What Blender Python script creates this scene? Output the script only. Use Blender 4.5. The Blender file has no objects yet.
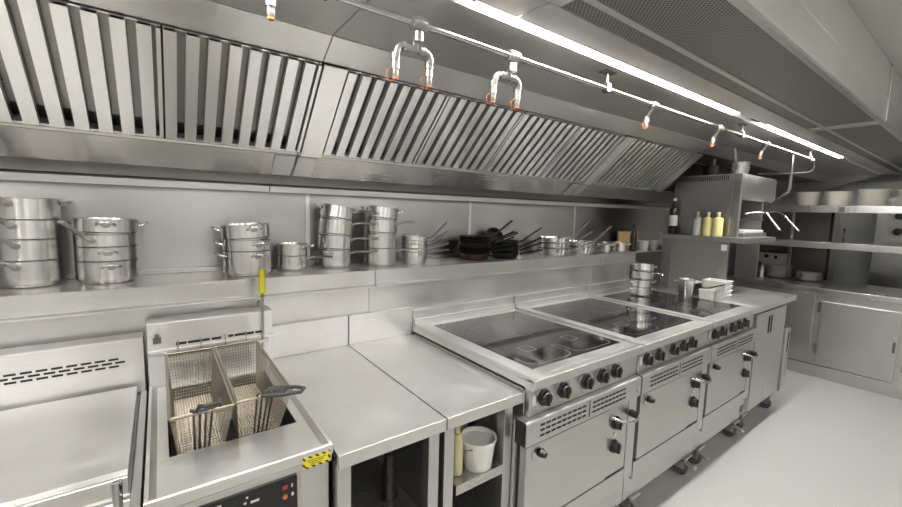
import bpy, bmesh, math, random
from mathutils import Vector, Matrix
random.seed(7)
PI = math.pi
SC = bpy.context.scene
COL = SC.collection

# ------------------------------------------------------------------ materials
def new_mat(name):
    m = bpy.data.materials.new(name); m.use_nodes = True
    nt = m.node_tree
    return m, nt, nt.nodes['Principled BSDF']

def plain(name, col, rough=.5, metal=0., **kw):
    m, nt, b = new_mat(name)
    b.inputs['Base Color'].default_value = (*col, 1)
    b.inputs['Roughness'].default_value = rough
    b.inputs['Metallic'].default_value = metal
    for k, v in kw.items():
        b.inputs[k.replace('_', ' ')].default_value = v
    # slight procedural unevenness of the gloss
    tc = nt.nodes.new('ShaderNodeTexCoord'); n = nt.nodes.new('ShaderNodeTexNoise')
    n.inputs['Scale'].default_value = 14
    mr = nt.nodes.new('ShaderNodeMapRange')
    mr.inputs['To Min'].default_value = max(0, rough - .05); mr.inputs['To Max'].default_value = min(1, rough + .05)
    nt.links.new(tc.outputs['Object'], n.inputs['Vector'])
    nt.links.new(n.outputs['Fac'], mr.inputs['Value']); nt.links.new(mr.outputs['Result'], b.inputs['Roughness'])
    return m

def steel(name, col=(.62, .615, .605), rough=.32, var=.08, metal=1., brush=(2, 90, 90), bump=0, smudge=.05, aniso=.6, tan=(.02, 1, 1)):
    m, nt, b = new_mat(name); L = nt.links.new; N = nt.nodes.new
    tc = N('ShaderNodeTexCoord'); mp = N('ShaderNodeMapping'); mp.inputs['Scale'].default_value = brush
    L(tc.outputs['Object'], mp.inputs['Vector'])
    n = N('ShaderNodeTexNoise'); n.inputs['Scale'].default_value = 3; n.inputs['Detail'].default_value = 3
    L(mp.outputs['Vector'], n.inputs['Vector'])
    s = N('ShaderNodeTexNoise'); s.inputs['Scale'].default_value = 4.2; s.inputs['Detail'].default_value = 5; s.inputs['Roughness'].default_value = .6
    L(tc.outputs['Object'], s.inputs['Vector'])
    mr = N('ShaderNodeMapRange'); mr.inputs['To Min'].default_value = rough - var; mr.inputs['To Max'].default_value = rough + var
    L(n.outputs['Fac'], mr.inputs['Value'])
    mr2 = N('ShaderNodeMapRange'); mr2.inputs['From Min'].default_value = .35; mr2.inputs['From Max'].default_value = .65
    mr2.inputs['To Min'].default_value = -smudge; mr2.inputs['To Max'].default_value = smudge
    L(s.outputs['Fac'], mr2.inputs['Value'])
    ad = N('ShaderNodeMath'); ad.operation = 'ADD'
    L(mr.outputs['Result'], ad.inputs[0]); L(mr2.outputs['Result'], ad.inputs[1])
    L(ad.outputs[0], b.inputs['Roughness'])
    mx = N('ShaderNodeMix'); mx.data_type = 'RGBA'
    mx.inputs[6].default_value = (*[c * .93 for c in col], 1); mx.inputs[7].default_value = (*[min(1, c * 1.06) for c in col], 1)
    L(n.outputs['Fac'], mx.inputs[0]); L(mx.outputs[2], b.inputs['Base Color'])
    b.inputs['Metallic'].default_value = metal
    mm = N('ShaderNodeMix'); mm.data_type = 'RGBA'; mm.blend_type = 'MULTIPLY'; mm.inputs[0].default_value = 1
    rs = N('ShaderNodeValToRGB'); rs.color_ramp.elements[0].position = .32; rs.color_ramp.elements[1].position = .68
    lo = 1 - 1.8 * smudge; rs.color_ramp.elements[0].color = (lo, lo * .995, lo * .98, 1); rs.color_ramp.elements[1].color = (1, 1, 1, 1)
    L(s.outputs['Fac'], rs.inputs[0]); L(mx.outputs[2], mm.inputs[6]); L(rs.outputs[0], mm.inputs[7]); L(mm.outputs[2], b.inputs['Base Color'])
    if aniso:
        b.inputs['Anisotropic'].default_value = aniso
        tv = N('ShaderNodeCombineXYZ'); tv.inputs[0].default_value, tv.inputs[1].default_value, tv.inputs[2].default_value = tan
        L(tv.outputs[0], b.inputs['Tangent'])
    if bump:
        bp = N('ShaderNodeBump'); bp.inputs['Strength'].default_value = bump; bp.inputs['Distance'].default_value = .002
        L(n.outputs['Fac'], bp.inputs['Height']); L(bp.outputs['Normal'], b.inputs['Normal'])
    return m

def emit(name, col, s):
    m, nt, b = new_mat(name)
    b.inputs['Base Color'].default_value = (*col, 1)
    b.inputs['Emission Color'].default_value = (*col, 1); b.inputs['Emission Strength'].default_value = s
    return m

M = {}
M['steel'] = steel('brushed_steel', metal=.95, rough=.32)
M['wall'] = steel('wall_steel', (.47, .466, .458), .34, .05, 1., (2, 60, 60), 0, .05)
M['top'] = steel('worktop_steel', (.77, .765, .75), .37, .05, .88, (3, 70, 70), 0, .07)
M['front'] = steel('front_steel', (.62, .615, .60), .35, .05, .92, (2, 70, 70), 0, .04)
M['hood'] = steel('hood_steel', (.86, .855, .84), .33, .04, .90, (2, 60, 60), 0, .02)
M['filter'] = steel('filter_steel', (.82, .815, .80), .32, .04, .90, (60, 60, 2), 0, .02)
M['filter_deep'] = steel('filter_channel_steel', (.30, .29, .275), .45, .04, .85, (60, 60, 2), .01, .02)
M['gutter'] = steel('gutter_steel', (.90, .895, .88), .42, .04, .6, (2, 60, 60), 0, .02)
M['fascia'] = steel('fascia_steel', (.92, .915, .90), .25, .04, .92, (2, 60, 60), 0, .02)
M['pot'] = steel('pot_steel', (.76, .752, .735), .22, .03, 1., (1, 1, 40), 0, .02, .75, (.01, .012, 1))
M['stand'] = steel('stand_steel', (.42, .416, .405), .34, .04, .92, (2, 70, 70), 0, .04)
M['grill'] = steel('grill_steel', (.34, .337, .33), .36, .04, .9, (70, 70, 2), 0, .04)
M['rackgrip'] = plain('rack_grip', (.36, .36, .35), .4)
M['chrome'] = plain('polished_pipe', (.52, .515, .50), .18, 1.)
M['galv'] = plain('galvanised_pipe', (.40, .395, .38), .36, .85)
M['black'] = plain('black_plastic', (.012, .012, .012), .32)
M['dark'] = plain('dark_gap', (.02, .02, .019), .6)
M['glass'] = plain('black_ceramic_glass', (.014, .014, .015), .07, IOR=2.3)
M['mark'] = plain('zone_print', (.20, .197, .19), .3)
M['white'] = plain('white_plastic', (.80, .79, .75), .35)
M['paper'] = plain('white_paper', (.82, .81, .77), .7)
M['china'] = plain('white_china', (.80, .78, .73), .18)
M['yellow'] = plain('yellow_plastic', (.86, .80, .03), .4)
M['oil'] = plain('yellow_oil_bottle', (.86, .78, .36), .3)
M['paleoil'] = plain('pale_oil_bottle', (.62, .58, .32), .25)
M['clear'] = plain('cloudy_plastic', (.72, .71, .67), .3)
M['red'] = plain('red_plastic', (.45, .04, .03), .35)
M['orange'] = plain('orange_plastic', (.85, .22, .06), .4)
M['iron'] = plain('black_iron', (.022, .020, .018), .38, .3)
M['rust'] = plain('seasoned_iron', (.10, .062, .040), .42, .4)
M['wood'] = plain('pale_wood', (.62, .44, .22), .55)
M['darkwood'] = plain('dark_wood', (.022, .014, .010), .25)
M['bottle'] = plain('dark_bottle_glass', (.012, .014, .010), .08)
M['foil'] = plain('pale_capsule', (.75, .66, .50), .4)
M['wire'] = plain('basket_wire', (.36, .32, .25), .34, .9)
M['grip'] = plain('grip_coating', (.03, .03, .032), .4)
M['rubber'] = plain('caster_rubber', (.10, .10, .10), .6)
M['lamp'] = plain('pilot_lamp', (.85, .83, .78), .3)
M['wallpaint'] = plain('wall_paint', (.72, .715, .70), .75)
M['ceil'] = plain('ceiling_paint', (.74, .73, .68), .85)
M['door'] = plain('door_paint', (.86, .86, .85), .5)
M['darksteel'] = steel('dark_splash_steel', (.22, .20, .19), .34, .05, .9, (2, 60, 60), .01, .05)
M['tube'] = emit('hood_tube', (1, .975, .94), 66)
M['fill_panel'] = emit('fill_diffuser', (1, .975, .94), 4.6)  # glow of the added, unseen aisle panels

def floor_mat():
    m, nt, b = new_mat('vinyl_floor'); N = nt.nodes.new; L = nt.links.new
    tc = N('ShaderNodeTexCoord'); n = N('ShaderNodeTexNoise'); n.inputs['Scale'].default_value = 160
    n2 = N('ShaderNodeTexNoise'); n2.inputs['Scale'].default_value = 2.5
    L(tc.outputs['Object'], n.inputs['Vector']); L(tc.outputs['Object'], n2.inputs['Vector'])
    r = N('ShaderNodeValToRGB')
    r.color_ramp.elements[0].position = .3; r.color_ramp.elements[0].color = (.44, .436, .42, 1)
    r.color_ramp.elements[1].position = .7; r.color_ramp.elements[1].color = (.55, .546, .525, 1)
    L(n.outputs['Fac'], r.inputs[0]); L(r.outputs[0], b.inputs['Base Color'])
    mr = N('ShaderNodeMapRange'); mr.inputs['To Min'].default_value = .35; mr.inputs['To Max'].default_value = .6
    L(n2.outputs['Fac'], mr.inputs['Value']); L(mr.outputs[0], b.inputs['Roughness'])
    return m
M['floor'] = floor_mat()

def perf_mat():
    m, nt, b = new_mat('perforated_steel'); N = nt.nodes.new; L = nt.links.new
    tc = N('ShaderNodeTexCoord'); sp = N('ShaderNodeSeparateXYZ'); L(tc.outputs['Object'], sp.inputs[0])
    k = PI / .0075
    def wav(out):
        a = N('ShaderNodeMath'); a.operation = 'MULTIPLY'; a.inputs[1].default_value = k; L(out, a.inputs[0])
        s = N('ShaderNodeMath'); s.operation = 'SINE'; L(a.outputs[0], s.inputs[0]); return s.outputs[0]
    pr = N('ShaderNodeMath'); pr.operation = 'MULTIPLY'; L(wav(sp.outputs['X']), pr.inputs[0]); L(wav(sp.outputs['Y']), pr.inputs[1])
    r = N('ShaderNodeMapRange'); r.inputs['From Min'].default_value = .22; r.inputs['From Max'].default_value = .42; L(pr.outputs[0], r.inputs['Value'])
    mx = N('ShaderNodeMix'); mx.data_type = 'RGBA'
    mx.inputs[6].default_value = (.40, .39, .37, 1); mx.inputs[7].default_value = (.025, .024, .022, 1)
    L(r.outputs[0], mx.inputs[0]); L(mx.outputs[2], b.inputs['Base Color'])
    iv = N('ShaderNodeMath'); iv.operation = 'MULTIPLY_ADD'; iv.inputs[1].default_value = -.8; iv.inputs[2].default_value = .8
    L(r.outputs[0], iv.inputs[0]); L(iv.outputs[0], b.inputs['Metallic'])
    b.inputs['Roughness'].default_value = .42
    return m
M['perf'] = perf_mat()

def hazard_mat():
    m, nt, b = new_mat('hazard_stripes'); N = nt.nodes.new; L = nt.links.new
    tc = N('ShaderNodeTexCoord'); sp = N('ShaderNodeSeparateXYZ'); L(tc.outputs['Object'], sp.inputs[0])
    ad = N('ShaderNodeMath'); ad.operation = 'ADD'; L(sp.outputs['X'], ad.inputs[0]); L(sp.outputs['Z'], ad.inputs[1])
    ml = N('ShaderNodeMath'); ml.operation = 'MULTIPLY'; ml.inputs[1].default_value = 2 * PI / .018; L(ad.outputs[0], ml.inputs[0])
    s = N('ShaderNodeMath'); s.operation = 'SINE'; L(ml.outputs[0], s.inputs[0])
    g = N('ShaderNodeMath'); g.operation = 'GREATER_THAN'; g.inputs[1].default_value = .25; L(s.outputs[0], g.inputs[0])
    mx = N('ShaderNodeMix'); mx.data_type = 'RGBA'
    mx.inputs[6].default_value = (.84, .72, .05, 1); mx.inputs[7].default_value = (.03, .03, .02, 1)
    L(g.outputs[0], mx.inputs[0]); L(mx.outputs[2], b.inputs['Base Color'])
    return m
M['hazard'] = hazard_mat()

# ------------------------------------------------------------------ mesh helper
class G:
    def __init__(s): s.bm = bmesh.new()
    def box(s, x0, x1, y0, y1, z0, z1):
        v = [s.bm.verts.new((x, y, z)) for z in (z0, z1) for y in (y0, y1) for x in (x0, x1)]
        for f in ((0, 2, 3, 1), (4, 5, 7, 6), (0, 1, 5, 4), (2, 6, 7, 3), (0, 4, 6, 2), (1, 3, 7, 5)):
            s.bm.faces.new([v[i] for i in f])
        return s
    def prism(s, pts, ax, a, b):
        def P(p, t):
            return {'X': (t, p[0], p[1]), 'Y': (p[0], t, p[1]), 'Z': (p[0], p[1], t)}[ax]
        A = [s.bm.verts.new(P(p, a)) for p in pts]; B = [s.bm.verts.new(P(p, b)) for p in pts]
        n = len(pts)
        s.bm.faces.new(A); s.bm.faces.new(B[::-1])
        for i in range(n):
            s.bm.faces.new((A[i], B[i], B[(i + 1) % n], A[(i + 1) % n]))
        return s
    def bar(s, pts, w, t, seg=8, up=(0, 0, 1)):
        """swept elliptical bar along pts: w = half width sideways, t = half thickness"""
        pts = [Vector(p) for p in pts]; rings = []
        up0 = Vector(up)
        for i, p in enumerate(pts):
            d = (pts[min(i + 1, len(pts) - 1)] - pts[max(i - 1, 0)]).normalized()
            u = up0 if abs(d.dot(up0)) < .98 else Vector((0, 1, 0)) if abs(d.y) < .9 else Vector((1, 0, 0))
            sd = d.cross(u).normalized(); u = sd.cross(d).normalized()
            rings.append([s.bm.verts.new(p + sd * (math.cos(2 * PI * k / seg) * w) + u * (math.sin(2 * PI * k / seg) * t)) for k in range(seg)])
        for a, b in zip(rings, rings[1:]):
            for k in range(seg):
                s.bm.faces.new((a[k], a[(k + 1) % seg], b[(k + 1) % seg], b[k]))
        s.bm.faces.new(rings[0][::-1]); s.bm.faces.new(rings[-1])
        return s
    def tube(s, pts, r, seg=10, up=(0, 0, 1)): return s.bar(pts, r, r, seg, up)
    def wire(s, a, b, r): return s.bar([a, b], r, r, 4)
    def lathe(s, prof, c=(0, 0, 0), seg=32, axis='Z'):
        c = Vector(c)
        def P(r, h, k):
            ca, sa = math.cos(2 * PI * k / seg) * r, math.sin(2 * PI * k / seg) * r
            return c + {'Z': Vector((ca, sa, h)), '-Y': Vector((ca, -h, sa)), '-X': Vector((-h, ca, sa)), 'X': Vector((h, ca, sa))}[axis]
        rings = []
        for r, h in prof:
            if r < 1e-6: rings.append([s.bm.verts.new(P(0, h, 0))])
            else: rings.append([s.bm.verts.new(P(r, h, k)) for k in range(seg)])
        for a, b in zip(rings, rings[1:]):
            for k in range(seg):
                k2 = (k + 1) % seg
                if len(a) == 1 and len(b) == 1: continue
                if len(a) == 1: s.bm.faces.new((a[0], b[k], b[k2]))
                elif len(b) == 1: s.bm.faces.new((a[k], b[0], a[k2]))
                else: s.bm.faces.new((a[k], b[k], b[k2], a[k2]))
        if len(rings[0]) > 1: s.bm.faces.new(rings[0])
        if len(rings[-1]) > 1: s.bm.faces.new(rings[-1][::-1])
        return s
    def build(s, name, mat, parent=None, bevel=0., smooth=None, world=True):
        bmesh.ops.recalc_face_normals(s.bm, faces=s.bm.faces)
        if parent is not None and world:
            off = Vector(parent.get('_org', (0, 0, 0)))
            bmesh.ops.translate(s.bm, vec=-off, verts=s.bm.verts)
        me = bpy.data.meshes.new(name); s.bm.to_mesh(me); s.bm.free()
        me.materials.append(M[mat])
        o = bpy.data.objects.new(name, me); COL.objects.link(o)
        if smooth:
            for p in me.polygons: p.use_smooth = True
            me.set_sharp_from_angle(angle=math.radians(smooth))
        if bevel:
            md = o.modifiers.new('edge', 'BEVEL'); md.width = bevel; md.segments = 2; md.limit_method = 'ANGLE'; md.angle_limit = math.radians(40)
        if parent is not None:
            o.parent = parent; o['_org'] = parent.get('_org', (0, 0, 0))
        return o

def tag(o, label, cat, group=None, kind=None):
    o['label'] = label; o['category'] = cat
    if group: o['group'] = group
    if kind: o['kind'] = kind
    return o
def thing(name, label, cat, loc, group=None):
    o = bpy.data.objects.new(name, None); COL.objects.link(o); o.empty_display_size = .05
    o.location = loc; o['_org'] = tuple(loc)
    return tag(o, label, cat, group)
def struct(o): o['kind'] = 'structure'; return o
def solo(g, name, mat, org, label, cat, group=None, **kw):
    """a thing that is one mesh; its origin is put at org"""
    bmesh.ops.translate(g.bm, vec=-Vector(org), verts=g.bm.verts)
    o = g.build(name, mat, None, **kw); o.location = org; o['_org'] = tuple(org)
    return tag(o, label, cat, group)
def dup(root, loc, rot=None, label=None, group=None):
    r = root.copy(); COL.objects.link(r); r.location = loc; r['_org'] = tuple(loc)
    if rot is not None: r.rotation_euler = rot
    if label: r['label'] = label
    if group: r['group'] = group
    for ch in list(root.children):
        c = ch.copy(); COL.objects.link(c); c.parent = r
        for g in list(ch.children):
            d = g.copy(); COL.objects.link(d); d.parent = c
    return r

# ------------------------------------------------------------------ room
struct(G().box(-3, 7.2, -3.2, 2.16, -.1, 0).build('floor', 'floor'))
struct(G().box(-3, 7.2, -3.2, 2.16, 2.4325, 2.55).build('ceiling', 'ceil'))
struct(G().box(-3.1, -3, -3.2, 2.16, 0, 2.4315).build('wall_left', 'wallpaint'))
struct(G().box(-3.1, 7.3, -3.3, -3.2, 0, 2.4315).build('wall_front', 'wallpaint'))
g = G().box(7.2, 7.3, -3.2, 2.16, 0, 2.4315)
struct(g.build('wall_right', 'wallpaint'))
g = G().box(-3, 7.2, 2.16, 2.26, 0, 2.4315)
wb = struct(g.build('wall_back', 'wallpaint'))
# stainless cladding panels with cover strips
g = G(); xs = [-3, -1.2, .615, 1.677, 2.79, 4.4, 5.9, 7.19]
for a, b in zip(xs, xs[1:]): g.box(a + .0015, b - .0015, 2.10, 2.155, 1.25, 2.43)
cl = struct(g.build('trim_1', 'wall', bevel=.001)); cl.name = 'trim_1'
g = G()
for x in xs[1:-1]: g.box(x - .010, x + .010, 2.097, 2.0995, 1.2865, 1.63)
struct(g.build('trim_2', 'top', bevel=.0008))
struct(G().box(3.0, 5.2, 2.10, 2.15, .02, 1.245).build('shade_panel', 'darksteel'))  # dark sheet added in place of the shade below the shelf end
# door in the end wall
d = G().box(7.15, 7.195, .36, 1.26, .0, 2.06).build('door_1', 'door', bevel=.004); struct(d); d['_org'] = (0, 0, 0)
G().tube([(7.148, 1.20, 1.30), (7.11, 1.20, 1.30), (7.11, 1.20, 1.47), (7.148, 1.20, 1.47)], .009).build('door_handle', 'chrome', d, smooth=40)
g = G().box(7.16, 7.199, 1.262, 1.33, 0, 2.13).box(7.16, 7.199, .29, .358, 0, 2.13).box(7.16, 7.199, .29, 1.33, 2.062, 2.13)
struct(g.build('trim_3', 'wallpaint', bevel=.003))

# ------------------------------------------------------------------ service wall under the shelf and the shelf itself
sh = thing('wall_shelf', 'long stainless steel wall shelf running above the cooking line, holding the pans', 'shelf', (1, 1.95, 0))
def shelf_run(x0, x1):
    prof = [(2.098, 1.263), (1.803, 1.263), (1.799, 1.260), (1.799, 1.192), (1.790, 1.186), (1.790, 1.178), (1.835, 1.178), (1.835, 1.235), (2.098, 1.235)]
    g = G().prism([(p[0], p[1]) for p in prof], 'X', x0, x1)
    g.build('shelf_section', 'top', sh, bevel=.0015)
for a, b in ((-2.6, -1.0), (-.998, .852), (.8545, 2.772), (2.7745, 3.235)): shelf_run(a, b)
G().box(3.2365, 4.30, 1.800, 2.098, 1.2515, 1.263).build('shelf_section', 'top', sh, bevel=.001)
g = G()
for a, b in ((-2.6, -1.0), (-.998, .835), (.8375, 2.70), (2.7025, 3.225)): g.box(a, b, 1.836, 2.095, .3, 1.2345)
g.build('riser_panel', 'top', sh, bevel=.001)
G().box(-2.6, 4.30, 2.080, 2.0975, 1.2635, 1.285).build('back_lip', 'wall', sh, bevel=.002)

# ------------------------------------------------------------------ extraction hood
def H(y, z): return (1.13 * y, 1.56 + 1.13 * (z - 1.56))
hood = thing('extraction_hood', 'large stainless steel extraction hood over the whole cooking line', 'extractor hood', (2, 1.3, 2.125))
JX = [-2.6, -.6, .486, 2.44, 3.42, 5.2, 6.97]
ZC = 2.125
secs = list(zip(JX, JX[1:]))
for a, b in secs:
    a += .0015; b -= .0015
    # gutter strip and back band, channel shade put into its darker steel
    G().prism([(2.095, 1.632), (2.057, 1.630), (2.055, 1.657), (2.072, 1.664), (2.095, 1.668)], 'X', a - (.058 if a > .4 else 0), b - .058).build('gutter', 'gutter', hood, bevel=.001)
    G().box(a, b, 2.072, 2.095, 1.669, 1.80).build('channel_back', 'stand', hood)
    # lower fascia (slopes up towards the cook) with a lip for the filters
    pf = [(1.925, 1.705), (1.905, 1.699), (1.806, 1.781), (1.790, 1.782), (1.788, 1.791), (1.797, 1.797), (1.812, 1.790), (1.905, 1.712), (1.905, 1.80), (1.925, 1.80)]
    G().prism(pf, 'X', a, b).build('lower_fascia', 'fascia', hood, bevel=.001)
    # upper plate above the filters and the canopy ceiling
    G().prism([(1.457, 2.069), (1.358, 2.123), (1.362, 2.128), (1.462, 2.074)], 'X', a, b).build('upper_plate', 'hood', hood, bevel=.0008)
    G().box(a, b, .935, 1.357, ZC, ZC + .02).build('canopy_panel', 'hood', hood, bevel=.001)
# little grab plates under the filter lip at the joints
for x in (.486, 2.44):
    for s in (-1, 1):
        xa, xb = sorted((x + s * .006, x + s * .085))
        G().prism([(1.800, 1.772), (1.788, 1.775), (1.792, 1.785), (1.802, 1.779)], 'X', xa, xb).build('grab_strip', 'steel', hood, bevel=.001)
        G().prism([(1.895, 1.702), (1.889, 1.700), (1.799, 1.774), (1.803, 1.778)], 'X', xa, xb).build('joint_plate', 'hood', hood, bevel=.0008)
# blank spacers between filter banks
SL = 0.
def slope(t, off=0):   # t 0 bottom .. 1 top of filter plane, off = towards the room
    y0, z0, y1, z1 = 1.753 + SL, 1.798, 1.468 + SL, 2.058
    n = (-.674, -.739)
    return (y0 + (y1 - y0) * t + n[0] * off, z0 + (z1 - z0) * t + n[1] * off)
for a, b in ((.490, .576), (2.415, 2.498), (3.425, 3.505)):
    G().prism([slope(-.06, .012), slope(1.03, .012), slope(1.03, .004), slope(-.06, .004)], 'X', a, b).build('blank_panel', 'hood', hood, bevel=.001)
# plenum behind the filters, top, front face
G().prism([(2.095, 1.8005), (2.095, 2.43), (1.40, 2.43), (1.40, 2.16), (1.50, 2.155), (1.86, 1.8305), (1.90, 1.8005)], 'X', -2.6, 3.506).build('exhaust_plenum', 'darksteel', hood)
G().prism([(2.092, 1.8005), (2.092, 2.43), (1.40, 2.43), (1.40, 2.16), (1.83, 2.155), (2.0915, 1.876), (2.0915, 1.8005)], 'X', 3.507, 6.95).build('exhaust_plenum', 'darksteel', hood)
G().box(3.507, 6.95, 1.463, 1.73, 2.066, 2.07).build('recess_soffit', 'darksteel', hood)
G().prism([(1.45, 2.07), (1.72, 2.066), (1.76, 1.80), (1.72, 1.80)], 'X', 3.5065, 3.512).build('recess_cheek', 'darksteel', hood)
G().box(-2.6, 6.97, .455, 1.39, 2.41, 2.43).build('roof_panel', 'hood', hood)
for a, b in ((-2.6, -.6), (-.597, 3.33), (3.333, 6.97)):
    g = G().prism([(.450, 2.125), (.456, 2.118), (.468, 2.118), (.468, 2.24), (.450, 2.245)], 'X', a, b)
    g.build('front_panel', 'hood', hood, bevel=.001)
    G().prism([(.450, 2.249), (.454, 2.254), (.454, 2.43), (.468, 2.43), (.468, 2.249)], 'X', a, b).build('front_panel', 'hood', hood, bevel=.001)
for x in (3.33,):
    G().box(x - .02, x + .02, .446, .4495, 2.125, 2.43).build('joint_cover', 'hood', hood, bevel=.001)
# light trough strip and perforated supply plenum
for a, b in ((-2.6, .865), (.868, 3.33), (3.333, 6.97)):
    G().box(a, b, .802, .8955, ZC, ZC + .02).build('trough_strip', 'hood', hood, bevel=.001)
    g = G().box(a, b, .772, .796, ZC - .006, ZC + .014).box(a, b, .690, .712, ZC - .004, ZC + .014).box(a, b, .469, .480, ZC - .004, ZC + .014)
    g.box(a, a + .04, .4805, .6895, ZC - .004, ZC + .014).box(b - .06, b, .4805, .6895, ZC - .004, ZC + .014)
    g.box(a, a + .04, .7125, .7715, ZC - .004, ZC + .014).box(b - .06, b, .7125, .7715, ZC - .004, ZC + .014)
    g.build('supply_frame', 'hood', hood, bevel=.001)
    G().box(a + .041, b - .061, .713, .771, ZC, ZC + .01).box(a + .041, b - .061, .481, .689, ZC, ZC + .01).build('perforated_panel', 'perf', hood)
G().box(-2.6, 6.97, .797, .801, ZC + .012, ZC + .02).build('groove', 'dark', hood)
# black notches at the tube ends (open terminal boxes)
for x in (.66, 2.90):
    G().box(x - .045, x + .045, .90, .945, ZC + .016, ZC + .03).build('terminal_box', 'dark', hood)
# end panel closing the hood at the far end: sloping lower edge
G().prism([(.46, 2.12), (.93, 2.125), (2.09, 1.74), (2.09, 2.42), (.46, 2.42)], 'X', 6.955, 6.968).build('end_panel', 'top', hood, bevel=.002)
# lights : recessed tubes
def tube_light(x0, x1, label):
    t = thing('hood_light', label, 'light', ((x0 + x1) / 2, .918, ZC), 'recessed strip lights of the hood')
    G().box(x0 - .01, x1 + .01, .8965, .9345, ZC + .028, ZC + .034).build('light_housing', 'white', t)
    pr = [(.898 + .034 * k / 6, ZC + .012 - .006 * math.sin(PI * k / 6)) for k in range(7)] + [(.932, ZC + .026), (.898, ZC + .026)]
    G().prism(pr, 'X', x0, x1).build('diffuser', 'tube', t, smooth=50)
tube_light(-1.5, .40, 'white strip light in the hood nearest the left end of the cooking line')
tube_light(.745, 2.58, 'long bright white strip light set in the hood ceiling above the first hobs')
tube_light(3.08, 4.97, 'shorter looking bright strip light farther along the hood, above the grill pipework')

# grease filters
def make_filter(x0, w, label):
    cx = x0 + w / 2
    by, bz = slope(0); 
    t = thing('grease_filter', label, 'grease filter', (cx, by, bz), 'baffle grease filters in the hood')
    # local frame: X along hood, run along slope
    n = 8; p = w / n
    g = G(); gd = G()
    def strip(gm, xa, xb, o0, o1, t0=-.01, t1=1.012):
        a, b, c, d_ = slope(t0, o1), slope(t1, o1), slope(t1, o0), slope(t0, o0)
        gm.prism([a, b, c, d_], 'X', xa, xb)
    for k in range(n):
        xa = x0 + k * p + (.0 if k else .003); xb = x0 + k * p + p * .60
        if k == 0: xa = x0 + .002
        strip(g, xa, xb, .010, .012)
        strip(g, xa, xa + .0016, -.012, .010); strip(g, xb - .0016, xb, -.012, .010)
    strip(g, x0 + w - p * .22, x0 + w - .002, .010, .012)
    strip(g, x0 + w - p * .22, x0 + w - p * .22 + .0016, -.012, .010)
    for k in range(n):
        xa = x0 + k * p + p * .46; xb = x0 + (k + 1) * p + p * .12
        strip(gd, xa, min(xb, x0 + w - .004), -.022, -.019, .13)
    g.build('baffle_front', 'filter' if SL == 0 else 'darksteel', t)  # recessed far bank: its shade is put into darker materials
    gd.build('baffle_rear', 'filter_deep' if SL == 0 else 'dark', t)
    g = G(); strip(g, x0 + .002, x0 + w - .002, -.03, .0, -.035, -.012); g.build('bottom_rail', 'filter', t)
    g = G(); strip(g, x0 + .002, x0 + w - .002, -.03, .0, 1.0125, 1.025); g.build('top_rail', 'filter', t)
    return t
FW = .4585
names = {0: 'leftmost grease filter in view, cut by the picture edge', 1: 'grease filter just left of the wide blank steel panel and hood joint'}
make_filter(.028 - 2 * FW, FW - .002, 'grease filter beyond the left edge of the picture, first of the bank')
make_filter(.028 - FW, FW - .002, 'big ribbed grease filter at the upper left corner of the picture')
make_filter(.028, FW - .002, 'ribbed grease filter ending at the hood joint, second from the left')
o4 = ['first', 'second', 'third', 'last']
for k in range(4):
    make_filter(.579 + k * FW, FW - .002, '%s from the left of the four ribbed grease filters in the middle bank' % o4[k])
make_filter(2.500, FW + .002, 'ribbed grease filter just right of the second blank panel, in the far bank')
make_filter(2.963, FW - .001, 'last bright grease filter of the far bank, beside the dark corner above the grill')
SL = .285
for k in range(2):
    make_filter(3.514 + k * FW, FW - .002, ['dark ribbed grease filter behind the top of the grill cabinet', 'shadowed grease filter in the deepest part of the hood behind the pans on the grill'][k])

# ------------------------------------------------------------------ fire suppression pipe
pipe = thing('suppression_pipe', 'thin steel pipe with drop nozzles running under the hood ceiling', 'pipe', (2, .985, 2.06))
ZP, YP = 2.062, .985
G().tube([(-.9, YP, ZP), (1.5, YP, ZP), (4.42, YP, ZP)], .0095, 10).build('main_pipe', 'chrome', pipe, smooth=50)
for x in (.33, 1.463, 2.86, 4.3):
    g = G().box(x - .035, x + .035, YP - .02, YP + .02, 2.1215, 2.1249).tube([(x, YP, 2.122), (x, YP, 2.08)], .006).box(x - .012, x + .012, YP - .013, YP + .013, 2.048, 2.082)
    g.build('pipe_clip', 'darksteel', pipe, bevel=.001)
def nozzle(x, y, z, tall=.052):
    g = G().lathe([(.0, 0), (.007, 0), (.009, .004), (.009, .02), (.0115, .022), (.0115, .044), (.009, .046), (.009, tall), (0, tall)], (x, y, z), 14)
    nz = g.build('nozzle', 'galv', pipe, smooth=40)
    # orange blow-off cap ring
    g = G(); pts = [(x + .0, y - .011 + .017 * math.cos(a), z - .006 + .017 * math.sin(a)) for a in [2 * PI * k / 14 for k in range(15)]]
    pts = [(x - .012 + .015 * math.cos(a), y, z + .006 + .017 * math.sin(a)) for a in [2 * PI * k / 14 for k in range(15)]]
    if x > .3: g.tube(pts, .0011, 5, (0, 1, 0))
    g.lathe([(0, -.004), (.0075, -.004), (.0075, .001), (0, .001)], (x, y, z), 12)
    g.build('nozzle_cap', 'orange', nz)
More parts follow.
